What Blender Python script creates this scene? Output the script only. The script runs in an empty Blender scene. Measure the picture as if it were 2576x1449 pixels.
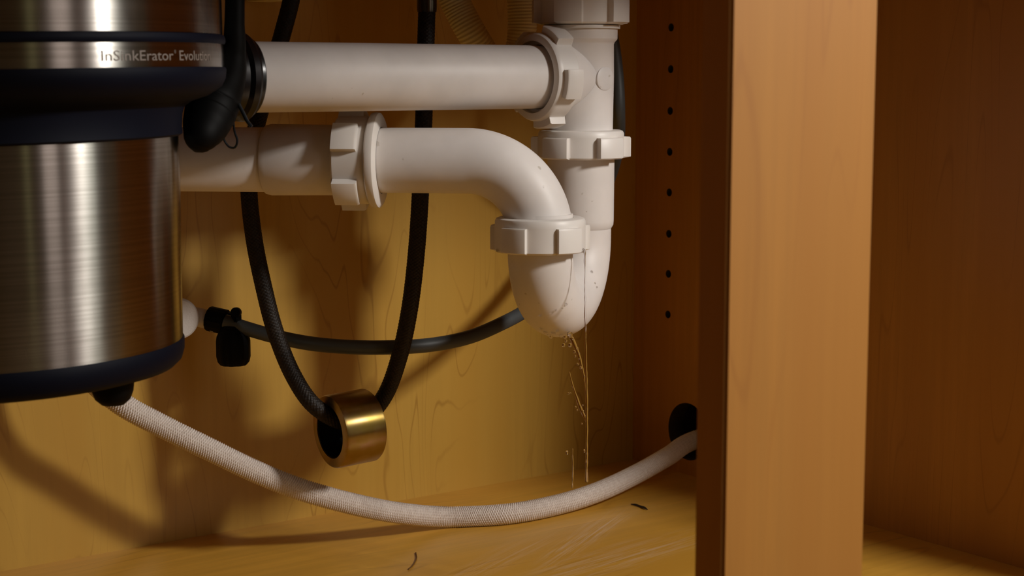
import bpy, bmesh, math, random
import numpy as np
from mathutils import Vector, Matrix
random.seed(7)
rng = np.random.default_rng(5)
S = bpy.context.scene
COL = S.collection
R = math.radians

# ------------------------------------------------------------------ camera
CAMZ, AZ, PITCH, FPX = 0.307, R(36.5), R(7.2), 4200.0
cam = bpy.data.cameras.new('camera')
cam.sensor_width = 36.0
cam.lens = 36.0 * FPX / 2576.0
cam.clip_start = 0.01
co = bpy.data.objects.new('camera', cam)
COL.objects.link(co)
co.location = (0, 0, CAMZ)
co.rotation_euler = (R(90) - PITCH, 0, -AZ)
cam.dof.use_dof = True
cam.dof.focus_distance = 1.03
cam.dof.aperture_fstop = 20.0
S.camera = co

# ------------------------------------------------------------------ world, lights, exposure
w = bpy.data.worlds.new('world'); S.world = w; w.use_nodes = True
w.node_tree.nodes['Background'].inputs[0].default_value = (1.0, 0.72, 0.42, 1)
w.node_tree.nodes['Background'].inputs[1].default_value = 0.05

def area(name, loc, target, sx, sy, power, color):
    l = bpy.data.lights.new(name, 'AREA'); l.shape = 'RECTANGLE'; l.size = sx; l.size_y = sy
    l.energy = power; l.color = color
    o = bpy.data.objects.new(name, l); COL.objects.link(o)
    o.location = loc
    d = Vector(target) - Vector(loc)
    o.rotation_euler = d.to_track_quat('-Z', 'Y').to_euler()
    return o
area('work_light', (0.955, -0.08, 0.72), (0.50, 0.80, 0.20), 0.11, 0.11, 8.0, (1.0, 0.945, 0.885))
area('added_fill_light', (0.2, -1.3, 1.9), (0.3, 0.6, 0.0), 0.6, 0.6, 2.0, (1.0, 0.85, 0.62))  # soft fill added for the ambient level, source unseen

S.view_settings.view_transform = 'Standard'
S.view_settings.look = 'None'
S.view_settings.gamma = 1.0
S.view_settings.use_curve_mapping = False
S.view_settings.exposure = 0.0

# ------------------------------------------------------------------ helpers
FW = Vector((math.sin(AZ) * math.cos(PITCH), math.cos(AZ) * math.cos(PITCH), -math.sin(PITCH)))
RT = Vector((math.cos(AZ), -math.sin(AZ), 0))
UP = RT.cross(FW)
CAM = Vector((0, 0, CAMZ))
def ray(px, py): return FW + RT * ((px - 1288) / FPX) - UP * ((py - 724.5) / FPX)
def PD(px, py, d):                      # photograph pixel + distance along the horizontal view axis (metres)
    r = ray(px, py); h = r.x * math.sin(AZ) + r.y * math.cos(AZ)
    return CAM + r * (d / h)
def PY(px, py, y):                      # photograph pixel on the vertical plane Y = y
    r = ray(px, py); return CAM + r * (y / r.y)
def PZ(px, py, z):                      # ... on the horizontal plane Z = z
    r = ray(px, py); return CAM + r * ((z - CAMZ) / r.z)
def PX(px, py, x):
    r = ray(px, py); return CAM + r * (x / r.x)

def link(name, me, mat=None, parent=None, smooth=True):
    if mat is not None: me.materials.append(mat)
    o = bpy.data.objects.new(name, me); COL.objects.link(o)
    if smooth:
        me.polygons.foreach_set('use_smooth', [True] * len(me.polygons))
        try: me.set_sharp_from_angle(angle=R(35))
        except Exception: pass
    if parent is not None: o.parent = parent
    return o
def bm_link(name, bm, mat, parent=None, smooth=True):
    bmesh.ops.recalc_face_normals(bm, faces=bm.faces)
    me = bpy.data.meshes.new(name); bm.to_mesh(me); bm.free()
    return link(name, me, mat, parent, smooth)
def empty(name, loc):
    o = bpy.data.objects.new(name, None); COL.objects.link(o); o.location = loc
    o.empty_display_size = 0.02
    return o
def tag(o, label, cat, group=None):
    o['label'] = label; o['category'] = cat
    if group: o['group'] = group
    return o
def struct(o): o['kind'] = 'structure'; return o
def keep(o, root):                      # parent to root's base empty, geometry given in world coordinates
    o.parent = root; o.matrix_parent_inverse = Matrix.Translation(-Vector(root.location)); return o

def box_bm(lo, hi, bev=0.0, bm=None):
    bm = bm or bmesh.new()
    c = [(a + b) / 2 for a, b in zip(lo, hi)]; s = [b - a for a, b in zip(lo, hi)]
    r = bmesh.ops.create_cube(bm, size=1.0, matrix=Matrix.Translation(c) @ Matrix.Diagonal((*s, 1)))
    if bev:
        es = {e for v in r['verts'] for e in v.link_edges}
        bmesh.ops.bevel(bm, geom=list(es), offset=bev, segments=2, affect='EDGES', clamp_overlap=True)
    return bm

def frame_from(z):
    z = Vector(z).normalized()
    a = Vector((0, 0, 1)) if abs(z.z) < 0.9 else Vector((1, 0, 0))
    x = a.cross(z).normalized(); y = z.cross(x)
    return x, y, z

def lathe_bm(prof, origin=(0, 0, 0), axis=(0, 0, 1), n=64, rfun=None, closed=False, bm=None):
    """prof = [(r, h)...] swept round axis; rfun(theta, r, h, i) may modulate the radius"""
    bm = bm or bmesh.new()
    x, y, z = frame_from(axis); o = Vector(origin)
    rings = []
    for i, (r, h) in enumerate(prof):
        if r <= 1e-7:
            rings.append([bm.verts.new(o + z * h)]); continue
        ring = []
        for k in range(n):
            t = 2 * math.pi * k / n
            rr = rfun(t, r, h, i) if rfun else r
            ring.append(bm.verts.new(o + z * h + (x * math.cos(t) + y * math.sin(t)) * rr))
        rings.append(ring)
    pairs = list(zip(rings[:-1], rings[1:]))
    if closed: pairs.append((rings[-1], rings[0]))
    for a, b in pairs:
        if len(a) == 1 and len(b) == 1: continue
        for k in range(n):
            q = (k + 1) % n
            if len(a) == 1: bm.faces.new((a[0], b[k], b[q]))
            elif len(b) == 1: bm.faces.new((a[k], a[q], b[0]))
            else: bm.faces.new((a[k], a[q], b[q], b[k]))
    return bm

def smooth_path(pts, step):
    """Catmull-Rom through pts, resampled at even steps (numpy)"""
    P = [np.array(p, float) for p in pts]
    P = [2 * P[0] - P[1]] + P + [2 * P[-1] - P[-2]]
    out = []
    for i in range(1, len(P) - 2):
        p0, p1, p2, p3 = P[i - 1:i + 3]
        t0 = 0; t1 = np.linalg.norm(p1 - p0) ** .5; t2 = t1 + np.linalg.norm(p2 - p1) ** .5; t3 = t2 + np.linalg.norm(p3 - p2) ** .5
        for t in np.linspace(t1, t2, 40, endpoint=False):
            A1 = (t1 - t) / (t1 - t0) * p0 + (t - t0) / (t1 - t0) * p1
            A2 = (t2 - t) / (t2 - t1) * p1 + (t - t1) / (t2 - t1) * p2
            A3 = (t3 - t) / (t3 - t2) * p2 + (t - t2) / (t3 - t2) * p3
            B1 = (t2 - t) / (t2 - t0) * A1 + (t - t0) / (t2 - t0) * A2
            B2 = (t3 - t) / (t3 - t1) * A2 + (t - t1) / (t3 - t1) * A3
            out.append((t2 - t) / (t2 - t1) * B1 + (t - t1) / (t2 - t1) * B2)
    out.append(P[-2]); out = np.array(out)
    s = np.r_[0, np.cumsum(np.linalg.norm(np.diff(out, axis=0), axis=1))]
    n = max(3, int(s[-1] / step) + 1)
    si = np.linspace(0, s[-1], n)
    return np.stack([np.interp(si, s, out[:, k]) for k in range(3)], 1), si

def tube_mesh(name, C, rad, n=24, hfun=None, cap=True):
    """tube along the polyline C (k x 3) with radii rad; hfun(s, theta) adds relief"""
    C = np.asarray(C, float); m = len(C)
    T = np.gradient(C, axis=0); T /= np.linalg.norm(T, axis=1)[:, None]
    a = np.array([0, 0, 1.0]) if abs(T[0, 2]) < .9 else np.array([1.0, 0, 0])
    N = np.zeros_like(C); v = np.cross(a, T[0]); N[0] = v / np.linalg.norm(v)
    for i in range(1, m):
        v = N[i - 1] - T[i] * N[i - 1].dot(T[i]); N[i] = v / np.linalg.norm(v)
    B = np.cross(T, N)
    th = np.linspace(0, 2 * math.pi, n, endpoint=False)
    rad = np.broadcast_to(np.asarray(rad, float), (m,))
    rr = np.repeat(rad[:, None], n, 1)
    if hfun is not None:
        s = np.r_[0, np.cumsum(np.linalg.norm(np.diff(C, axis=0), axis=1))]
        rr = rr + hfun(s[:, None], th[None, :])
    V = C[:, None, :] + rr[..., None] * (N[:, None, :] * np.cos(th)[None, :, None] + B[:, None, :] * np.sin(th)[None, :, None])
    V = V.reshape(-1, 3)
    i = np.arange(m - 1)[:, None] * n; k = np.arange(n)[None, :]; q = (k + 1) % n
    F = np.stack([i + k, i + q, i + n + q, i + n + k], -1).reshape(-1, 4)
    me = bpy.data.meshes.new(name)
    nv, nf = len(V), len(F)
    loops = F.ravel(); starts = np.arange(nf) * 4; tot = np.full(nf, 4)
    if cap:
        loops = np.r_[loops, np.arange(n)[::-1], (m - 1) * n + np.arange(n)]
        starts = np.r_[starts, nf * 4, nf * 4 + n]; tot = np.r_[tot, n, n]
    me.vertices.add(nv); me.vertices.foreach_set('co', V.ravel())
    me.loops.add(len(loops)); me.loops.foreach_set('vertex_index', loops.astype(np.int32))
    me.polygons.add(len(starts)); me.polygons.foreach_set('loop_start', starts.astype(np.int32)); me.polygons.foreach_set('loop_total', tot.astype(np.int32))
    me.update(calc_edges=True); me.validate()
    return me

def tube(name, pts, rad, mat, n=24, step=0.003, parent=None, hfun=None):
    C, s = smooth_path(pts, step)
    if hasattr(rad, '__len__'):
        P = np.array([tuple(p) for p in pts]); L = np.r_[0, np.cumsum(np.linalg.norm(np.diff(P, axis=0), axis=1))]
        rad = np.interp(s / s[-1], L / L[-1], rad)
    me = tube_mesh(name, C, rad, n, hfun)
    return link(name, me, mat, parent)

def merge_into(bm, me):
    bm.from_mesh(me); bpy.data.meshes.remove(me)

# ------------------------------------------------------------------ materials
def mat_new(name):
    m = bpy.data.materials.new(name); m.use_nodes = True
    return m, m.node_tree, m.node_tree.nodes['Principled BSDF']
def nd(t, kind, **kw):
    n = t.nodes.new(kind)
    for k, v in kw.items(): setattr(n, k, v)
    return n
def mixc(t, fac, a, b, blend='MIX'):
    m = nd(t, 'ShaderNodeMix', data_type='RGBA', blend_type=blend)
    for s, v in ((m.inputs['Factor'], fac), (m.inputs['A'], a), (m.inputs['B'], b)):
        if hasattr(v, 'is_output'): t.links.new(v, s)
        else: s.default_value = v if isinstance(v, (int, float)) else (*v, 1)
    return m.outputs['Result']
def math_n(t, op, a, b=0.0, c=0.0, clamp=False):
    m = nd(t, 'ShaderNodeMath', operation=op, use_clamp=clamp)
    for s, v in zip(m.inputs, (a, b, c)):
        if hasattr(v, 'is_output'): t.links.new(v, s)
        else: s.default_value = v
    return m.outputs[0]
def maprange(t, v, a, b, c=0.0, d=1.0, smooth=True):
    m = nd(t, 'ShaderNodeMapRange', interpolation_type='SMOOTHSTEP' if smooth else 'LINEAR')
    t.links.new(v, m.inputs[0])
    for s, x in zip(m.inputs[1:5], (a, b, c, d)): s.default_value = x
    return m.outputs[0]
def coords(t, scale=(1, 1, 1), rot=(0, 0, 0), loc=(0, 0, 0)):
    tc = nd(t, 'ShaderNodeTexCoord'); mp = nd(t, 'ShaderNodeMapping')
    mp.inputs['Scale'].default_value = scale; mp.inputs['Rotation'].default_value = rot; mp.inputs['Location'].default_value = loc
    t.links.new(tc.outputs['Object'], mp.inputs[0]); return mp.outputs[0]
def noise(t, vec, scale=1.0, detail=3.0, rough=.5, dist=0.0):
    n = nd(t, 'ShaderNodeTexNoise'); t.links.new(vec, n.inputs['Vector'])
    n.inputs['Scale'].default_value = scale; n.inputs['Detail'].default_value = detail
    n.inputs['Roughness'].default_value = rough; n.inputs['Distortion'].default_value = dist
    return n.outputs[0]

def wood(name, base, line, cross, along, rough=.45, amount=.55, seed=0.0, streak=.10, smears=None):
    """cross = axis across the grain scale vector, along = scale vector of contour field"""
    m, t, b = mat_new(name)
    v = coords(t, along, loc=(seed, seed * .7, seed * 1.3))
    n1 = noise(t, v, 1.0, 1.5, .45, .35)
    k = math_n(t, 'FRACT', math_n(t, 'MULTIPLY', n1, 11.0))
    d = math_n(t, 'ABSOLUTE', math_n(t, 'SUBTRACT', k, .5))
    ln = maprange(t, d, .0, .07, 1.0, 0.0)
    gate = maprange(t, noise(t, coords(t, (9, 9, 5), loc=(3 + seed, 1, 2)), 1.0, 2), .40, .62)
    ln = math_n(t, 'MULTIPLY', ln, gate)
    v2 = coords(t, cross, loc=(seed, 5, 9))
    n2 = noise(t, v2, 1.0, 5.0, .65)
    n3 = noise(t, coords(t, tuple(c * .12 for c in cross), loc=(1, seed, 4)), 1.0, 3.0, .5)
    c = mixc(t, maprange(t, n2, .3, .75), tuple(x * (1 - streak) for x in base), tuple(min(1, x * (1 + streak)) for x in base))
    c = mixc(t, maprange(t, n3, .35, .7), c, tuple(x * y for x, y in zip(base, (.93, .88, .78))))
    c = mixc(t, math_n(t, 'MULTIPLY', ln, amount), c, line)
    bmp = nd(t, 'ShaderNodeBump'); bmp.inputs['Strength'].default_value = .05; bmp.inputs['Distance'].default_value = .001
    t.links.new(n2, bmp.inputs['Height']); t.links.new(bmp.outputs[0], b.inputs['Normal'])
    b.inputs['Roughness'].default_value = rough
    if smears:
        for (cx, cy, sx, sy, ang, st, col) in smears:
            tc = nd(t, 'ShaderNodeTexCoord')
            mp = nd(t, 'ShaderNodeMapping', vector_type='TEXTURE')
            mp.inputs['Location'].default_value = (cx, cy, 0); mp.inputs['Rotation'].default_value = (0, 0, ang)
            mp.inputs['Scale'].default_value = (sx, sy, 1)
            t.links.new(tc.outputs['Object'], mp.inputs[0])
            ln_ = nd(t, 'ShaderNodeVectorMath', operation='LENGTH')
            sep = nd(t, 'ShaderNodeVectorMath', operation='MULTIPLY'); sep.inputs[1].default_value = (1, 1, 0)
            t.links.new(mp.outputs[0], sep.inputs[0]); t.links.new(sep.outputs[0], ln_.inputs[0])
            msk = maprange(t, ln_.outputs['Value'], .2, 1.0, 1.0, 0.0)
            mp2 = nd(t, 'ShaderNodeMapping'); mp2.inputs['Scale'].default_value = (1.1, 5.0, 1); t.links.new(mp.outputs[0], mp2.inputs[0])
            sn = maprange(t, noise(t, mp2.outputs[0], 1.3, 5, .65, 1.2), .42, .64)
            c = mixc(t, math_n(t, 'MULTIPLY', math_n(t, 'MULTIPLY', msk, sn), st), c, col)
    t.links.new(c, b.inputs['Base Color'])
    return m

def plain(name, col, rough=.4, metal=0.0, spots=None, coat=0.0, spec=.5, sss=0.0, vary=.06, bump=0.0):
    m, t, b = mat_new(name)
    n = noise(t, coords(t, (30, 30, 30)), 1.0, 4)
    c = mixc(t, maprange(t, n, .3, .7), tuple(x * (1 - vary) for x in col), tuple(min(1, x * (1 + vary)) for x in col))
    if spots:
        n2 = noise(t, coords(t, (210, 210, 210), loc=(3, 1, 7)), 1.0, 2, .4)
        gate = maprange(t, noise(t, coords(t, (14, 14, 14), loc=(9, 3, 1)), 1.0, 1), .50, .60)
        c = mixc(t, math_n(t, 'MULTIPLY', math_n(t, 'MULTIPLY', maprange(t, n2, .70, .76), gate), .55), c, spots)
    t.links.new(c, b.inputs['Base Color'])
    b.inputs['Roughness'].default_value = rough; b.inputs['Metallic'].default_value = metal
    b.inputs['Coat Weight'].default_value = coat; b.inputs['Coat Roughness'].default_value = .15
    b.inputs['Specular IOR Level'].default_value = spec
    if sss:
        b.inputs['Subsurface Weight'].default_value = sss
        b.inputs['Subsurface Radius'].default_value = (.004, .003, .002); b.inputs['Subsurface Scale'].default_value = 1.0
    if bump:
        bmp = nd(t, 'ShaderNodeBump'); bmp.inputs['Strength'].default_value = bump; bmp.inputs['Distance'].default_value = .0005
        t.links.new(noise(t, coords(t, (900, 900, 900)), 1.0, 2), bmp.inputs['Height']); t.links.new(bmp.outputs[0], b.inputs['Normal'])
    return m

MAPLE = (.55, .325, .054)
smear_list = [(*PZ(1480, 1345, 0).xy[:], .11, .016, R(30), .8, (.78, .55, .33)),
              (*PZ(1560, 1400, 0).xy[:], .12, .03, R(8), .6, (.78, .55, .33)),
              (*PZ(1250, 1410, 0).xy[:], .13, .02, R(24), .55, (.74, .48, .25))]
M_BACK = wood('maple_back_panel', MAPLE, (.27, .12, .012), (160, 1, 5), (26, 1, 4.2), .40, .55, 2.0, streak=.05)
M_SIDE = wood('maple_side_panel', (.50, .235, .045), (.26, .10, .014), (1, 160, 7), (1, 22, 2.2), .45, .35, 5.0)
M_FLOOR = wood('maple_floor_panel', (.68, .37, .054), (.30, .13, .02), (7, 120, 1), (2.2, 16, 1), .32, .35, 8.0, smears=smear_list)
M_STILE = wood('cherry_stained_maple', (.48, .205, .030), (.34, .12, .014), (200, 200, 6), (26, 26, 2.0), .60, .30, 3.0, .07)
M_PVC = plain('white_plastic_pipe', (.76, .715, .68), .48, spots=(.30, .24, .14), sss=.12)
M_NUT = plain('white_plastic_nut', (.76, .72, .675), .42, sss=.12, vary=.03)
M_NAVY = plain('navy_black_plastic', (.0018, .0028, .009), .6, spec=.12)
M_BLACK = plain('black_plastic', (.0010, .0009, .0008), .6, spec=.12)
M_RUBBER = plain('black_rubber', (.055, .064, .066), .5, spec=.6)
M_CREAM = plain('cream_corrugated_plastic', (.78, .68, .34), .45, sss=.1)
M_WHITEV = plain('white_valve_plastic', (.66, .62, .58), .45, bump=.3)
M_WIRE = plain('dark_spring_wire', (.05, .06, .07), .25, .9)
M_ROOM = plain('kitchen_wall_paint', (.30, .26, .20), .8)
M_ROOMF = plain('kitchen_floor_tile', (.16, .10, .05), .6)
M_TXT = plain('grey_lettering_ink', (.22, .18, .15), .5)
M_SPLINT = plain('dark_wood_splinter', (.02, .010, .004), .7)

def steel():
    m, t, b = mat_new('brushed_stainless_steel')
    n = noise(t, coords(t, (3, 3, 900)), 1.0, 3)
    c = mixc(t, maprange(t, n, .3, .7), (.33, .31, .285), (.42, .395, .37))
    sm = maprange(t, noise(t, coords(t, (14, 14, 9), loc=(2, 2, 2)), 1.0, 4, .6), .45, .75)
    t.links.new(c, b.inputs['Base Color']); b.inputs['Metallic'].default_value = 1.0
    t.links.new(math_n(t, 'ADD', math_n(t, 'MULTIPLY', sm, .08), .24), b.inputs['Roughness'])
    b.inputs['Anisotropic'].default_value = .92; b.inputs['Anisotropic Rotation'].default_value = .25
    tg = nd(t, 'ShaderNodeTangent', direction_type='RADIAL', axis='Z'); t.links.new(tg.outputs[0], b.inputs['Tangent'])
    bmp = nd(t, 'ShaderNodeBump'); bmp.inputs['Strength'].default_value = .04; bmp.inputs['Distance'].default_value = .0003
    t.links.new(n, bmp.inputs['Height']); t.links.new(bmp.outputs[0], b.inputs['Normal'])
    return m
M_STEEL = steel()

def brass():
    m, t, b = mat_new('zinc_dichromate_steel')
    n = noise(t, coords(t, (60, 60, 60)), 1.0, 3)
    c = mixc(t, maprange(t, n, .35, .65), (.38, .26, .06), (.44, .31, .13))
    c = mixc(t, math_n(t, 'MULTIPLY', maprange(t, noise(t, coords(t, (40, 90, 40), loc=(4, 4, 4)), 1, 3), .52, .7), .5), c, (.50, .28, .22))
    t.links.new(c, b.inputs['Base Color']); b.inputs['Metallic'].default_value = 1.0; b.inputs['Roughness'].default_value = .38
    b.inputs['Anisotropic'].default_value = .9; b.inputs['Anisotropic Rotation'].default_value = .25
    tg = nd(t, 'ShaderNodeTangent', direction_type='RADIAL', axis='Z'); t.links.new(tg.outputs[0], b.inputs['Tangent'])
    return m
M_BRASS = brass()

def woven(name, a, b_, rough, spec=.5):
    m, t, b = mat_new(name)
    n = noise(t, coords(t, (400, 400, 400)), 1.0, 2)
    c = mixc(t, maprange(t, n, .3, .7), a, b_)
    t.links.new(c, b.inputs['Base Color']); b.inputs['Roughness'].default_value = rough; b.inputs['Specular IOR Level'].default_value = spec
    return m
M_BRAID_K = woven('black_nylon_braid', (.008, .005, .003), (.019, .012, .007), .55, .3)
M_BRAID_W = woven('white_woven_braid', (.72, .64, .58), (.80, .73, .67), .45)

def water():
    m, t, b = mat_new('clear_water')
    b.inputs['Base Color'].default_value = (1, 1, 1, 1); b.inputs['Roughness'].default_value = 0.0
    b.inputs['Transmission Weight'].default_value = 1.0; b.inputs['IOR'].default_value = 1.33
    return m
M_WATER = water()

# ------------------------------------------------------------------ the setting
XR, YB, YF = 0.866, 1.006, 0.446       # right panel, back panel, back of the face frame
TOPZ = 0.62
o = struct(bm_link('wall_back', box_bm((-0.30, YB, -0.02), (1.40, YB + .012, TOPZ)), M_BACK, smooth=False))
o = struct(bm_link('floor', box_bm((-0.30, YF, -0.018), (XR, YB, 0.0)), M_FLOOR, smooth=False))
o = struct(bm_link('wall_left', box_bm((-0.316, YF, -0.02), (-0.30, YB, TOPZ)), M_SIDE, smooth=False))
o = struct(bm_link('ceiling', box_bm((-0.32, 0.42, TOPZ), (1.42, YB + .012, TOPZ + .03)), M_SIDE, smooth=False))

# right side panel with its shelf-pin holes and the hose cut-out
def cyl_x(bm, x0, x1, y, z, r, n=24):
    bmesh.ops.create_cone(bm, cap_ends=True, segments=n, radius1=r, radius2=r, depth=x1 - x0,
                          matrix=Matrix.Translation(((x0 + x1) / 2, y, z)) @ Matrix.Rotation(R(90), 4, 'Y'))
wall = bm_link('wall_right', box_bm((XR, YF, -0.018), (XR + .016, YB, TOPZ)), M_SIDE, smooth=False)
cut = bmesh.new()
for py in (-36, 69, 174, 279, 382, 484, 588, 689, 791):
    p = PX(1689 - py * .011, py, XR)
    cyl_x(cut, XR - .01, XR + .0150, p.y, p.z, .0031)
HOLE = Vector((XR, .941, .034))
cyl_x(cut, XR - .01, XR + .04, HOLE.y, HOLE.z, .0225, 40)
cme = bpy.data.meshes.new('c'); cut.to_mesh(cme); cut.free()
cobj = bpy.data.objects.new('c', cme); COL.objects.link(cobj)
cme.materials.append(plain('hole_depth_shade', (.05, .028, .01), .9))  # dark brown puts the shade of the deep holes into their colour
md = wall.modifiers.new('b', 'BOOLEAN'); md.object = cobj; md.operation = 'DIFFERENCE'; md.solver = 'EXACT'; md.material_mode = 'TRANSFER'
dg = bpy.context.evaluated_depsgraph_get(); dg.update()
nm = bpy.data.meshes.new_from_object(wall.evaluated_get(dg))
wall.modifiers.clear(); wall.data = nm
bpy.data.objects.remove(cobj)
struct(wall)
# the next cabinet, seen only as darkness through the cut-out
struct(bm_link('floor_next', box_bm((XR + .016, YF, -0.018), (1.40, YB, 0.0)), M_FLOOR, smooth=False))
struct(bm_link('wall_next', box_bm((1.40, YF, -0.02), (1.416, YB, TOPZ)), M_SIDE, smooth=False))
# kitchen in front of the cabinet (only ever mirrored in the steel)
struct(bm_link('floor_kitchen', box_bm((-2.2, -1.5, -.14), (3.4, .43, -.12)), M_ROOMF, smooth=False))
struct(bm_link('wall_front', box_bm((-2.2, -1.52, -.12), (3.4, -1.5, 2.4)), M_ROOM, smooth=False))
def glow(name, col, st):
    m, t, b = mat_new(name); b.inputs['Base Color'].default_value = (.1, .1, .1, 1)
    b.inputs['Emission Color'].default_value = (*col, 1); b.inputs['Emission Strength'].default_value = st; return m
for k, (x0, x1, col, st) in enumerate(((.43, .54, (.8, .75, .35), .35), (.86, 1.22, (1, .84, .76), 1.1), (1.93, 2.62, (.93, 1, .86), 1.2))):  # added glowing panes, placed only to give the steel bright stripes
    wn = struct(bm_link('added_pane_%d' % (k + 1), box_bm((x0, -1.4999, -.06), (x1, -1.494, 1.9)), glow('pane_glow_%d' % k, col, st), smooth=False))
    fb = bmesh.new()
    for lo, hi in (((x0 - .03, -1.4999, -.09), (x0, -1.48, 1.93)), ((x1, -1.4999, -.09), (x1 + .03, -1.48, 1.93)), ((x0, -1.4999, 1.9), (x1, -1.48, 1.93)), ((x0, -1.4999, -.09), (x1, -1.48, -.06))):
        box_bm(lo, hi, 0, fb)
    bm_link('added_pane_frame', fb, M_ROOM, wn, smooth=False)

# face frame
ff = empty('face_frame', (0.45, YF - .0095, -.02))
tag(ff, 'orange-brown stained wooden face frame whose post stands in front of the cabinet', 'cabinet frame')
sx0 = PY(1830, 700, .43).x; sx1 = PY(2193, 700, .43).x
for (x0, x1) in ((sx0, sx1), (-0.34, -0.262), (XR - .002, 1.44)):
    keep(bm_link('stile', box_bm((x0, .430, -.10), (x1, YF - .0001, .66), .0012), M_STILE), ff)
for (x0, x1) in ((-0.262, sx0), (sx1, XR - .002)):
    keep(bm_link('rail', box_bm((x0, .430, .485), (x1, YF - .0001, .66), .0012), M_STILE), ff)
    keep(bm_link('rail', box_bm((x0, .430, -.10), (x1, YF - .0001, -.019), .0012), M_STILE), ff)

# ------------------------------------------------------------------ white drain plumbing
A = PD(1359, 590, .972); A.z = 0                # axis of the near trap leg
T = PD(1468, 450, 1.042); T.z = 0               # axis of tee and tailpiece
ZP = .307
YP = PD(1000, 190, .967).y                      # top pipe runs along this Y
T.y = (T.y + YP) / 2 if abs(T.y - YP) < .02 else T.y
Yp = T.y
def zat(py, d): return PD(1288, py, d).z

def nut_bm(origin, axis, R0, H, bm=None, lugs=5, lug=.0045, phase=0.0, bore=.0195):
    """slip nut: round collar with stepped finger lugs; origin = plain end, axis towards the lug end"""
    n = 360
    def rf(t, r, h, i):
        if i in (5, 6, 7):
            u = ((t + phase) / (2 * math.pi) * lugs) % 1.0
            f = 0.0
            if u < .46: f = 1.0
            elif u < .475: f = 1.0 - (u - .46) / .015
            elif u > .985: f = (u - .985) / .015
            return r + lug * f * (.86 if i == 5 else 1)
        return r
    prof = [(bore, 0), (R0 - .0024, 0), (R0 - .0009, .0006), (R0 - .0001, .0020), (R0, H * .24), (R0, H * .245), (R0, H * .30), (R0, H - .0012), (R0 - .0010, H - .0001), (R0 - .0024, H), (bore, H)]
    return lathe_bm(prof, origin, axis, n, rf, closed=True, bm=bm)

# long horizontal pipe from the disposer to the tee
px0 = PY(560, 190, Yp).x
bm = bmesh.new()
pip = [(.0165, 0), (.0187, .0002), (.0191, .0008), (.0191, .2), (.0165, .2)]
Xt = T.x
L = (Xt - .026) - px0
pip = [(r, h if h < .1 else L) for r, h in pip]
dp = bm_link('discharge_pipe', lathe_bm(pip, (px0, Yp, ZP), (1, 0, 0), 72, closed=True), M_PVC)
tag(dp, 'long horizontal white plastic pipe running from the disposer to the tee, the uppermost pipe', 'pipe')

# tee
tee = empty('drain_tee', (T.x, T.y, .25))
tag(tee, 'white plastic drain tee with three lugged slip nuts at the top pipe\'s right end', 'pipe fitting')
zb = zat(338, 1.04); zt = .3405
bm = lathe_bm([(.0165, zb - .004), (.0196, zb - .004), (.0198, zb + .01), (.0202, ZP), (.0200, .3272), (.0206, .3285), (.0220, .3300), (.0222, .3308), (.0222, .3372), (.0214, .3382), (.0214, .345), (.0165, .345)], (T.x, T.y, 0), (0, 0, 1), 72, closed=True)
bm = lathe_bm([(.0005, -.002), (.0150, -.002), (.0196, .002), (.0215, .016), (.0238, .0245), (.0238, .034), (.0195, .034), (.0195, .028), (.0005, .028)], (T.x, T.y, ZP), (-1, 0, 0), 72, bm=bm)
bm = lathe_bm([(.0001, .0207), (.0060, .0207), (.0073, .0201), (.0075, .015)], (T.x, T.y, ZP - .001), (.14, -1, 0), 40, bm=bm)
keep(bm_link('tee_body', bm, M_PVC), tee)
keep(bm_link('slip_nut', nut_bm((T.x - .0385, T.y, ZP), (1, 0, 0), .0268, .0165, phase=R(44), bore=.0218), M_NUT), tee)
zn = zat(327, 1.04)
keep(bm_link('slip_nut', nut_bm((T.x, T.y, zn), (0, 0, -1), .0268, .0178, phase=R(53)), M_NUT), tee)
keep(bm_link('slip_nut', nut_bm((T.x, T.y, .3595), (0, 0, -1), .0262, .0205, phase=R(69)), M_NUT), tee)
# washer and tailpiece stub above the top nut
keep(bm_link('washer', lathe_bm([(.0195, .3385), (.0238, .3385), (.0238, .3365), (.0195, .3365)], (T.x, T.y, 0), n=64, closed=True), M_NUT), tee)
keep(bm_link('sink_tailpiece', lathe_bm([(.0165, .345), (.019, .345), (.019, .50), (.0165, .50)], (T.x, T.y, 0), n=64, closed=True), M_PVC), tee)

# P-trap: far socket, U bend, near nut, elbow, near arm
trap = empty('p_trap', (A.x, A.y, .15))
tag(trap, 'white plastic drain trap, a U-bend dripping water with an elbow curving left', 'drain trap')
ax = (T - A); gap = ax.length; axn = ax / gap
rb = gap / 2
zc = .150 + .0191 + rb
pts = []
C = []
for z in np.linspace(.228, zc, 12, endpoint=False): C.append((A.x, A.y, z))
for k in range(0, 49):
    a = math.pi * k / 48
    p = A + axn * (rb - rb * math.cos(a)); C.append((p.x, p.y, zc - rb * math.sin(a)))
zs = zat(566, 1.04)
for z in np.linspace(zc, zs + .012, 12)[1:]: C.append((T.x, T.y, z))
bm = bmesh.new()
merge_into(bm, tube_mesh('t', C, .0191, 56))
# socket of the far leg
bm = lathe_bm([(.0190, zs - .0025), (.0205, zs), (.0207, zs + .003), (.0209, zn - .0174), (.0160, zn - .0174)], (T.x, T.y, 0), (0, 0, 1), 72, bm=bm)
# threaded end of the near leg
bm = lathe_bm([(.0190, .2062), (.0205, .2066), (.0205, .210), (.0205, .222), (.0165, .222)], (A.x, A.y, 0), (0, 0, 1), 72, bm=bm)
keep(bm_link('u_bend', bm, M_PVC), trap)
zn2t, zn2b = zat(546, .972), zat(632, .972)
keep(bm_link('slip_nut', nut_bm((A.x, A.y, zn2t), (0, 0, -1), .0266, zn2t - zn2b, phase=R(53), lug=.0027), M_NUT), trap)

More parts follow.
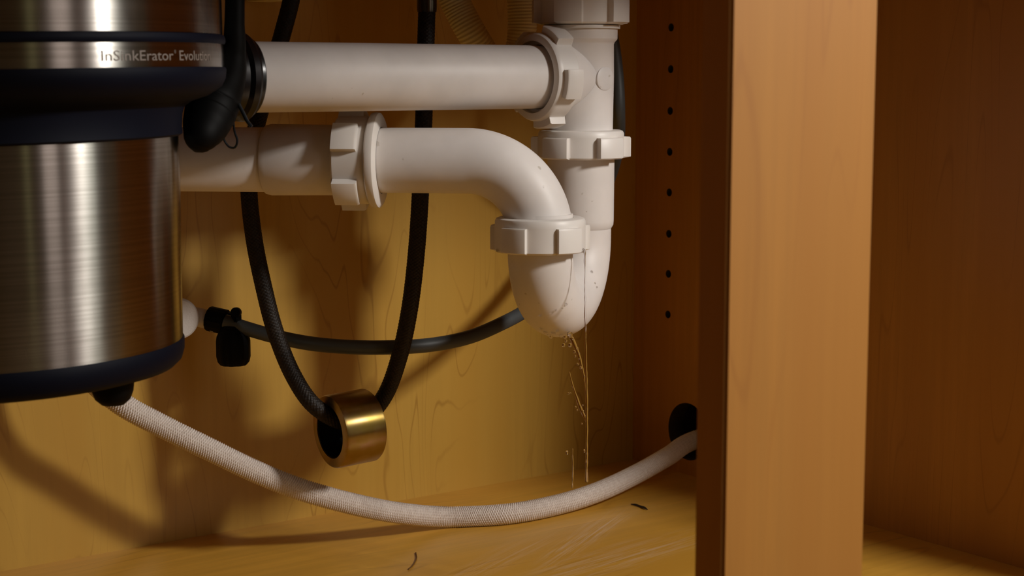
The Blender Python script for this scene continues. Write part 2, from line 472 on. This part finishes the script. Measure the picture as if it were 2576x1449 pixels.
D = (-RT * .994 + Vector((math.sin(AZ), math.cos(AZ), 0)) * .11).normalized()   # arm direction, to the left
za = .2585
rbd = .043
C = [(A.x, A.y, z) for z in np.linspace(zn2b + .004, za - rbd, 6, endpoint=False)]
for k in range(0, 41):
    a = math.pi / 2 * k / 40
    p = A + D * (rbd - rbd * math.cos(a)); C.append((p.x, p.y, za - rbd + rbd * math.sin(a)))
def along(px):          # distance along the arm at which it crosses column px
    best = min(np.linspace(0, .34, 3401), key=lambda s: abs(proj(A + D * s + Vector((0, 0, za)))[0] - px)); return best
def proj(p):
    v = Vector(p) - CAM; d = v.dot(FW); return 1288 + FPX * v.dot(RT) / d, 724.5 - FPX * v.dot(UP) / d
s_nr, s_nl, s_al = along(930), along(852), along(668)
for s in np.linspace(rbd, s_nl - .004, 24)[1:]:
    p = A + D * s; C.append((p.x, p.y, za))
keep(link('elbow', tube_mesh('elbow', C, .0191, 56), M_PVC), trap)
pn = A + D * s_nl + Vector((0, 0, za))
bm = lathe_bm([(.0195, -.0072), (.0262, -.0072), (.0278, -.0062), (.0282, -.0042), (.0278, -.0022), (.0262, -.0012)], A + D * s_nr + D * -.000 + Vector((0, 0, za)), D, 96)
bm = nut_bm(A + D * (s_nr - .002) + Vector((0, 0, za)), D, .0257, s_nl - s_nr + .002, bm=bm, phase=R(57))
keep(bm_link('slip_nut', bm, M_NUT), trap)

# waste pipe that carries on behind the disposer to the back panel
P0 = A + D * (s_nl - .004) + Vector((0, 0, za))
La = s_al - s_nl + .004
Lw = (YB - A.y) / D.y - (s_nl - .004) - .012
prof = [(.0165, 0), (.0207, 0), (.0209, La * .5), (.0211, La - .004), (.0203, La - .001), (.0188, La), (.0191, La + .0006), (.0191, Lw), (.0165, Lw)]
wp = bm_link('waste_pipe', lathe_bm(prof, P0, D, 72, closed=True), M_PVC)
tag(wp, 'white waste pipe with a wide socket left of the trap, below the top pipe', 'pipe')

# ------------------------------------------------------------------ disposer
DC = PD(-39, 600, .818); DC.z = 0
disp = empty('garbage_disposer', (DC.x, DC.y, .168))
tag(disp, 'large brushed steel and navy-black waste disposer hanging at the left', 'waste disposer')
tilt = Matrix.Rotation(R(-1.3), 4, FW)
TM = Matrix.Translation((DC.x, DC.y, .25)) @ tilt @ Matrix.Translation((0, 0, -.25))
def dput(name, prof, mat, n=128, closed=False):
    o = bm_link(name, lathe_bm(prof, n=n, closed=closed), mat)
    o.matrix_world = TM; o.parent = disp; o.matrix_parent_inverse = Matrix.Translation(-Vector(disp.location)); return o
dput('upper_housing', [(.1186, .3245), (.1193, .3250), (.1195, .340), (.1195, .47), (.100, .50), (0, .505)], M_STEEL)
dput('trim_ring', [(.112, .3202), (.1200, .3204), (.1206, .3215), (.1206, .3232), (.1200, .3247), (.112, .3249)], M_NAVY, closed=True)
dput('name_band', [(.110, .3088), (.1195, .3088), (.1197, .315), (.1195, .3206), (.110, .3206)], M_STEEL, closed=True)
dput('shoulder', [(.105, .3092), (.1200, .3092), (.1205, .3080), (.1200, .3040), (.1180, .3000), (.1110, .2955), (.1030, .2930), (.0992, .2905), (.0980, .287), (.0974, .280), (.0976, .2772), (.0962, .2762), (.090, .2762)], M_NAVY)
dput('lower_canister', [(.090, .2775), (.0948, .2775), (.0956, .2767), (.0956, .262), (.0942, .22), (.0930, .1745), (.09, .1740)], M_STEEL)
dput('base_band', [(.09, .1755), (.0932, .1755), (.0938, .1745), (.0936, .1695), (.0922, .1650), (.0890, .1620), (.0830, .1604), (0, .1600)], M_NAVY)
# lettering bent round the name band
def text_pts(body, size):
    tcv = bpy.data.curves.new('t', 'FONT'); tcv.body = body; tcv.size = size; tcv.extrude = .00005; tcv.resolution_u = 3
    tob = bpy.data.objects.new('t', tcv); COL.objects.link(tob)
    bpy.context.view_layer.update()
    tme = bpy.data.meshes.new_from_object(tob.evaluated_get(bpy.context.evaluated_depsgraph_get())); bpy.data.objects.remove(tob)
    V = np.empty(len(tme.vertices) * 3); tme.vertices.foreach_get('co', V); return tme, V.reshape(-1, 3)
base_az = math.atan2(-DC.y, -DC.x)      # towards the camera
lbm = bmesh.new()
for body, size, off, width, dz in (('InSinkErator', .0064, 0.0, .0415, 0), ('\u00ae', .0022, .0424, .0012, .0031), ('Evolution', .0064, .0462, .0303, 0)):
    tme, V = text_pts(body, size)
    V[:, 0] -= V[:, 0].min(); V[:, 0] *= width / V[:, 0].max()
    ang = base_az + R(26) + (V[:, 0] + off) / .1195
    rad = .11972 + V[:, 2]
    W = np.stack([rad * np.cos(ang), rad * np.sin(ang), .3122 + dz + V[:, 1]], 1)
    tme.vertices.foreach_set('co', W.ravel()); tme.update(); merge_into(lbm, tme)
tme = bpy.data.meshes.new('lettering'); lbm.to_mesh(tme); lbm.free()
o = link('lettering', tme, M_TXT, None, smooth=False); o.matrix_world = TM; o.parent = disp; o.matrix_parent_inverse = Matrix.Translation(-Vector(disp.location))
o['label'] = 'faint grey lettering'

# black discharge elbow, wire clip, base knob
el = []; rr_ = []
for px, py, d, r in ((591, -120, .862, 24), (591, -20, .862, 24), (590, 60, .862, 25), (588, 130, .864, 30), (574, 190, .866, 46), (548, 238, .866, 64), (529, 283, .862, 65), (516, 318, .855, 57),
                     (506, 342, .85, 47), (499, 360, .85, 38), (495, 372, .85, 27), (492, 380, .85, 14), (491, 383, .85, 2)):
    el.append(PD(px, py, d)); rr_.append(r / 4880)
Cc, ss = smooth_path(el, .0012)
Lp = np.r_[0, np.cumsum([(el[i + 1] - el[i]).length for i in range(len(el) - 1)])]
keep(link('discharge_elbow', tube_mesh('t', Cc, np.interp(ss / ss[-1], Lp / Lp[-1], rr_), 40), M_BLACK), disp)
fx = PY(634, 190, Yp).x
bm = lathe_bm([(.0005, -.030), (.017, -.030), (.0205, -.020), (.0215, -.010), (.0236, -.008), (.0241, -.005), (.0232, -.0035), (.0212, -.0030), (.0212, -.0008), (.0205, 0), (.0193, 0), (.0193, -.02)], (fx - .002, Yp, ZP), (1, 0, 0), 72)
keep(bm_link('rubber_flange', bm, plain('glossy_black_rubber', (.004, .004, .005), .28, spec=.5)), disp)
wr = .00062
w1 = [PD(x, y, .868) for x, y in ((596, 280), (588, 300), (590, 330), (597, 355), (591, 371), (579, 371), (567, 358), (562, 344), (566, 320))]
w2 = [PD(x, y, .862) for x, y in ((600, 262), (612, 285), (622, 305), (633, 319))]
keep(tube('wire_clip', w1, wr, M_WIRE, 10, .001), disp)
keep(tube('wire_clip', w2, wr * 1.6, M_WIRE, 10, .001), disp)
kp = PD(283, 976, .80); kp.z = .1565
keep(bm_link('base_knob', lathe_bm([(.0105, .012), (.0105, .004), (.0100, -.0005), (.0085, -.0045), (.0055, -.0072), (0, -.0082)], kp + Vector((0, 0, -.0005)), (0, 0, 1), 40), M_BLACK), disp)

# ------------------------------------------------------------------ hoses
def braid(pitch, strands, amp):
    def f(s, th):
        u = s / pitch + strands * th / (2 * math.pi); v = s / pitch - strands * th / (2 * math.pi)
        pu = np.abs(np.sin(np.pi * u)) ** .6; pv = np.abs(np.sin(np.pi * v)) ** .6
        over = ((np.floor(u) + np.floor(v)) % 2) < 1
        return amp * np.where(over, pu * (.55 + .45 * pv), pv * (.55 + .45 * pu)) - amp * .6
    return f

def scales(pitch, strands, amp):
    def f(s, th):
        u = s / pitch + strands * .5 * th / (2 * math.pi); v = s / pitch - strands * .5 * th / (2 * math.pi)
        return amp * (np.abs(np.sin(np.pi * u)) * np.abs(np.sin(np.pi * v))) ** .7
    return f
fh = empty('faucet_hose', PD(900, 1090, 1.03))
tag(fh, 'black braided nylon hose hanging in a narrow loop behind the drain pipes', 'hose')
path = [PD(*a) for a in ((742, -130, 1.035), (736, -20, 1.035), (712, 80, 1.035), (668, 230, 1.035), (632, 380, 1.035), (626, 470, 1.035), (639, 600, 1.034),
        (663, 720, 1.032), (693, 835, 1.030), (738, 945, 1.026), (785, 1015, 1.020), (838, 1052, 1.024), (885, 1062, 1.036), (930, 1042, 1.045), (968, 995, 1.044),
        (1004, 900, 1.036), (1030, 780, 1.028), (1047, 640, 1.024), (1058, 480, 1.020), (1066, 300, 1.020), (1071, 120, 1.024), (1074, 22, 1.028))]
keep(tube('braided_sleeve', path, .0052, M_BRAID_K, 96, .00028, hfun=braid(.0022, 12, .00040)), fh)
q = PD(1074, 22, 1.028)
bmc = lathe_bm([(.0002, -.002), (.0058, -.002), (.0061, .0), (.0061, .012), (.0055, .013), (.0055, .035), (.0075, .036), (.0075, .05), (.0002, .05)], q, (0, .0, 1), 32)
o = keep(bm_link('ferrule', bmc, plain('dark_nickel', (.10, .08, .06), .25, .9)), fh); o['label'] = 'dark metal ferrule with a bright glint'

# ring weight hung on the loop
fc = PD(829, 1087, 1.020)
axd = (RT * .0205 + Vector((0, 0, 1)) * .0012 + Vector((math.sin(AZ), math.cos(AZ), 0)) * .0142).normalized()
ro, ri, Lg = .0231, .0168, .0285
hw = bm_link('hose_weight', lathe_bm([(ri, 0), (ro - .0020, 0), (ro - .0006, .0006), (ro, .0018), (ro, Lg - .0016), (ro - .0008, Lg - .0004), (ro - .002, Lg), (ri, Lg)], (0, 0, 0), (0, 0, 1), 96, closed=True), M_BRASS)
x_, y_, z_ = frame_from(axd)
hw.matrix_world = Matrix.Translation(fc) @ Matrix((x_, y_, z_)).transposed().to_4x4()
bo = bm_link('bore', lathe_bm([(ri - .0008, .0006), (ri + .0004, .0006), (ri + .0004, Lg - .0006), (ri - .0008, Lg - .0006)], n=72, closed=True), plain('black_bore_shade', (.003, .003, .003), .7, spec=.1))  # thin black sleeve: shade inside the ring put into its colour
bo.parent = hw; bo['label'] = 'inside of the ring, coloured black for its shade'
tag(hw, 'short thick gold-coloured metal ring weight threaded on the black hose loop', 'weight')

# black rubber hose from the valve to behind the tee
rub = [PD(*a) for a in ((566, 808, 1.056), (610, 823, 1.054), (690, 846, 1.050), (780, 864, 1.046), (880, 873, 1.045), (975, 874, 1.048), (1080, 868, 1.058), (1180, 848, 1.078), (1260, 815, 1.098), (1330, 775, 1.13),
        (1385, 712, 1.175), (1428, 640, 1.205), (1485, 550, 1.215), (1532, 450, 1.20), (1553, 370, 1.175), (1556, 280, 1.15), (1551, 180, 1.15), (1538, 90, 1.15), (1515, 0, 1.15), (1490, -90, 1.15))]
rh = tube('rubber_hose', rub, .0046, M_RUBBER, 40, .002)
tag(rh, 'smooth black rubber hose sagging from the small valve to behind the trap', 'hose')

# shut-off valve
vv = empty('shutoff_valve', PD(560, 900, 1.062))
tag(vv, 'small shut-off valve with white cap and black hanging knob, right of the disposer', 'valve')
v0, v1 = PD(452, 785, 1.070), PD(600, 818, 1.060)
va = (v1 - v0).normalized()
cdir = (-FW * .86 + va * .45).normalized()
vc = PD(448, 801, 1.050)
keep(bm_link('cap', lathe_bm([(0, .004), (.0118, .003), (.0129, .0020), (.0132, 0), (.0132, -.005), (0, -.005)], vc, cdir, 64), M_WHITEV), vv)
keep(bm_link('neck', lathe_bm([(.0062, 0), (.0062, .020), (.0072, .021), (.0072, .023), (.0001, .023)], PD(462, 790, 1.068), va, 40), M_WHITEV), vv)
cs = PD(525, 801, 1.064)
keep(bm_link('collar', lathe_bm([(.0001, 0), (.0076, 0), (.0080, .0006), (.0080, .0120), (.0068, .0130), (.0068, .016), (.0001, .016)], cs, va, 40,
     rfun=lambda t, r, h, i: r * (1 + .03 * math.cos(14 * t))), M_BLACK), vv)
kt = PD(586, 836, 1.056)
kd = Vector((0, 0, -1))
kp_ = [(.0001, -.004), (.0062, -.004), (.0090, .000), (.0103, .003), (.0108, .006), (.0108, .0160), (.0098, .0195), (.0082, .0215), (.0068, .0208), (.0001, .0195)]
keep(bm_link('knob', lathe_bm(kp_, kt + Vector((0, 0, .0005)), kd, 96, rfun=lambda t, r, h, i: r * (1 + (.03 if i in (6, 7) else .012 if i in (3, 4, 5) else 0) * (1 if math.cos(10 * t) > 0 else -1))), M_BLACK), vv)
bm = lathe_bm([(.0001, -.0035), (.003, -.0035), (.0033, -.002), (.0033, .002), (.003, .0035), (.0001, .0035)], PD(594, 786, 1.052), -FW, 28)
box = box_bm((-.0026, -.003, -.012), (.0026, .003, .0), .0008)
box.transform(Matrix.Translation(PD(594, 788, 1.054))); me_ = bpy.data.meshes.new('b'); box.to_mesh(me_); box.free(); merge_into(bm, me_)
keep(bm_link('lug', bm, M_BLACK), vv)
# back part of the valve that is fixed to the wall
keep(tube('stub', [PD(462, 790, 1.068), PD(440, 786, 1.085), PD(420, 784, 1.105), PY(400, 784, YB - .0005)], .0062, M_WHITEV, 24, .003), vv)

# white woven hose along the floor to the cut-out
wh = [PD(150, 640, 1.005), PD(160, 800, .99), PD(215, 935, .985), PD(300, 1012, .988), PD(400, 1068, 1.0), PD(530, 1132, 1.014), PD(640, 1185, 1.028), PD(750, 1229, 1.042), PD(880, 1266, 1.062),
      PD(1000, 1290, 1.088)]
for px, py, z in ((1130, 1300, .0078), (1280, 1292, .0076), (1400, 1270, .0078), (1500, 1239, .010), (1600, 1193, .0145), (1680, 1148, .0225)):
    wh.append(PZ(px, py, z))
wh += [PX(1738, 1111, XR), PX(1738, 1111, XR) + Vector((.06, -.02, .014)), PX(1738, 1111, XR) + Vector((.16, -.06, .03))]
wv = empty('white_hose', PZ(1130, 1300, .0))
tag(wv, 'white woven hose curving across the cabinet floor into the right side wall', 'hose')
keep(tube('woven_sleeve', wh, .0062, M_BRAID_W, 144, .00027, hfun=scales(.00155, 24, .0011)), wv)

# cream corrugated hose behind the top pipe
ch = [PD(*a) for a in ((1085, -150, 1.09), (1118, -60, 1.09), (1150, 15, 1.09), (1190, 90, 1.09), (1230, 150, 1.10), (1270, 172, 1.11), (1302, 140, 1.12), (1313, 80, 1.12), (1312, 0, 1.12), (1308, -90, 1.12))]
rib = lambda s, th: .00022 * np.sin(2 * np.pi * s / .0021) + 0 * th
o = tube('corrugated_hose', ch, .0096, M_CREAM, 40, .0004, hfun=rib)
tag(o, 'cream ribbed plastic hose slanting down behind the top pipe near the tee', 'hose')

# cream box just at the top edge
bxp = PY(648, 5, YB - .001)
bx = empty('outlet_box', (bxp.x, YB - .02, bxp.z))
tag(bx, 'cream box on the back wall, only its bottom edge showing above the top pipe', 'box')
keep(bm_link('case', box_bm((bxp.x - .011, YB - .035, bxp.z), (bxp.x + .011, YB - .0005, bxp.z + .07), .002), M_CREAM), bx)
keep(bm_link('cover', box_bm((bxp.x - .012, YB - .038, bxp.z + .001), (bxp.x + .012, YB - .035, bxp.z + .071), .001), M_CREAM), bx)

# ------------------------------------------------------------------ water
def drop_bm(p, r, el=1.0, bm=None):
    bm = bm or bmesh.new()
    bmesh.ops.create_icosphere(bm, subdivisions=2, radius=1.0, matrix=Matrix.Translation(p) @ Matrix.Diagonal((r, r, r * el, 1)))
    return bm
def stream(name, pts, rad, label, group=None):
    o = tube(name, pts, rad, M_WATER, 14, .0012, hfun=lambda s, th: .00010 * np.sin(s * 900 + 2 * np.sin(s * 260)) + .00007 * np.sin(s * 410 + th))
    return tag(o, label, 'water')
sd = .958
stream('water_stream', [PD(1471, 629, sd + .004), PD(1472, 700, sd + .002), PD(1473, 850, sd), PD(1476, 1000, sd), PD(1476, 1120, sd), PD(1475, 1212, sd)],
       [.0006, .00035, .0006, .0008, .0007, .0009], 'long thin thread of water falling from the right edge of the trap nut')
ud = .985
stream('water_spray', [PD(1432, 838, ud), PD(1448, 872, ud), PD(1462, 915, ud), PD(1471, 965, ud), PD(1473, 1000, ud)],
       [.0016, .0012, .0009, .0005, .0002], 'short slanting trickle of water leaving the bottom of the U-bend')
stream('water_splash', [PD(1432, 935, ud), PD(1444, 980, ud), PD(1460, 1025, ud), PD(1476, 1062, ud)],
       [.0003, .0006, .0010, .0007], 'slanting streak of water below the U-bend, left of the falling thread')
stream('water_streak', [PD(1440, 1128, ud), PD(1441, 1180, ud), PD(1440, 1228, ud)],
       [.0003, .0006, .0004], 'faint vertical streak of water just above the white hose')
fall = [(1418, 868, .0011), (1424, 858, .0008), (1434, 868, .0012), (1441, 852, .0007), (1445, 885, .0009), (1452, 876, .0008), (1447, 896, .0007), (1457, 889, .0006),
        (1453, 916, .0007), (1461, 925, .0009), (1456, 903, .0006), (1471, 946, .0006), (1471, 960, .0005), (1430, 990, .0006), (1435, 989, .0005), (1448, 1024, .0006), (1452, 1031, .0006),
        (1466, 1020, .0005), (1467, 1034, .0006), (1476, 1046, .0006), (1464, 1066, .0005), (1426, 1138, .0008), (1470, 1134, .0006)]
for x, y, r in fall:
    low = y > 1100
    o = bm_link('water_drop', drop_bm((0, 0, 0), r, 1.8 if low else 1.15), M_WATER)
    o.location = PD(x, y, ud - random.random() * .006)
    if low: tag(o, 'long clear drop falling just above the white hose, ' + ('left of the water thread' if x < 1450 else 'touching the water thread'), 'water drop')
    elif y < 970: tag(o, 'tiny clear drop in the trickle right under the U-bend', 'water drop', 'drops in the trickle under the trap')
    else: tag(o, 'tiny clear drop scattered round the lower slanting streak of water', 'water drop', 'drops round the lower streak')
# drops clinging to the underside of the U bend and nut
dgp = bpy.context.evaluated_depsgraph_get(); dgp.update()
def cling(px, py):
    r = ray(px, py).normalized()
    hit, loc, nor, idx, ob, mt = S.ray_cast(dgp, CAM, r)
    return (loc, nor) if hit and (loc - CAM).length < 1.12 else (None, None)
cl = [(1392, 836, .0014), (1402, 830, .0010), (1372, 834, .0012), (1381, 842, .0010), (1412, 842, .0014), (1422, 846, .0013), (1362, 826, .0008), (1388, 785, .0009), (1424, 764, .0009),
      (1360, 792, .0008), (1398, 779, .0007), (1488, 683, .0010), (1496, 712, .0007), (1501, 722, .0007), (1466, 628, .0014), (1253, 628, .0013), (1432, 838, .0013), (1386, 846, .0012), (1355, 838, .0008)]
for x, y, r in cl:
    loc, nor = cling(x, y)
    if loc is None: continue
    bm = drop_bm((0, 0, 0), r, 1.0)
    o = bm_link('water_drop', bm, M_WATER); o.location = loc + Vector((0, 0, -r * .3))
    if x == 1466: tag(o, 'round water bead on the lower right edge of the trap nut above the water thread', 'water drop')
    elif x == 1253: tag(o, 'water bead hanging from the lower left edge of the trap nut', 'water drop')
    elif x > 1480: tag(o, 'small clear bead on the right leg of the U-bend', 'water drop', 'beads on the right leg of the trap')
    elif y < 800: tag(o, 'small clear bead on the front face of the U-bend', 'water drop', 'beads on the front of the trap')
    else: tag(o, 'clear bead clinging to the very bottom of the U-bend', 'water drop', 'beads on the underside of the trap')

# ------------------------------------------------------------------ small debris on the floor
sp = [PZ(1587, 1268, .0006), PZ(1600, 1270, .0010), PZ(1612, 1274, .0008), PZ(1621, 1277, .0012), PZ(1629, 1282, .0006)]
tag(tube('splinter', sp, [.0003, .0008, .0007, .0009, .0003], M_SPLINT, 8, .0008), 'short black splinter lying on the floor below the white hose', 'splinter')
cr = [PZ(1046, 1390, .0005), PZ(1048, 1403, .0006), PZ(1044, 1414, .0005), PZ(1036, 1425, .0006), PZ(1027, 1432, .0005)]
tag(tube('wood_curl', cr, .0004, plain('brown_fibre', (.16, .07, .01), .7), 8, .0008), 'thin curved brown fibre on the floor at the bottom edge', 'fibre')
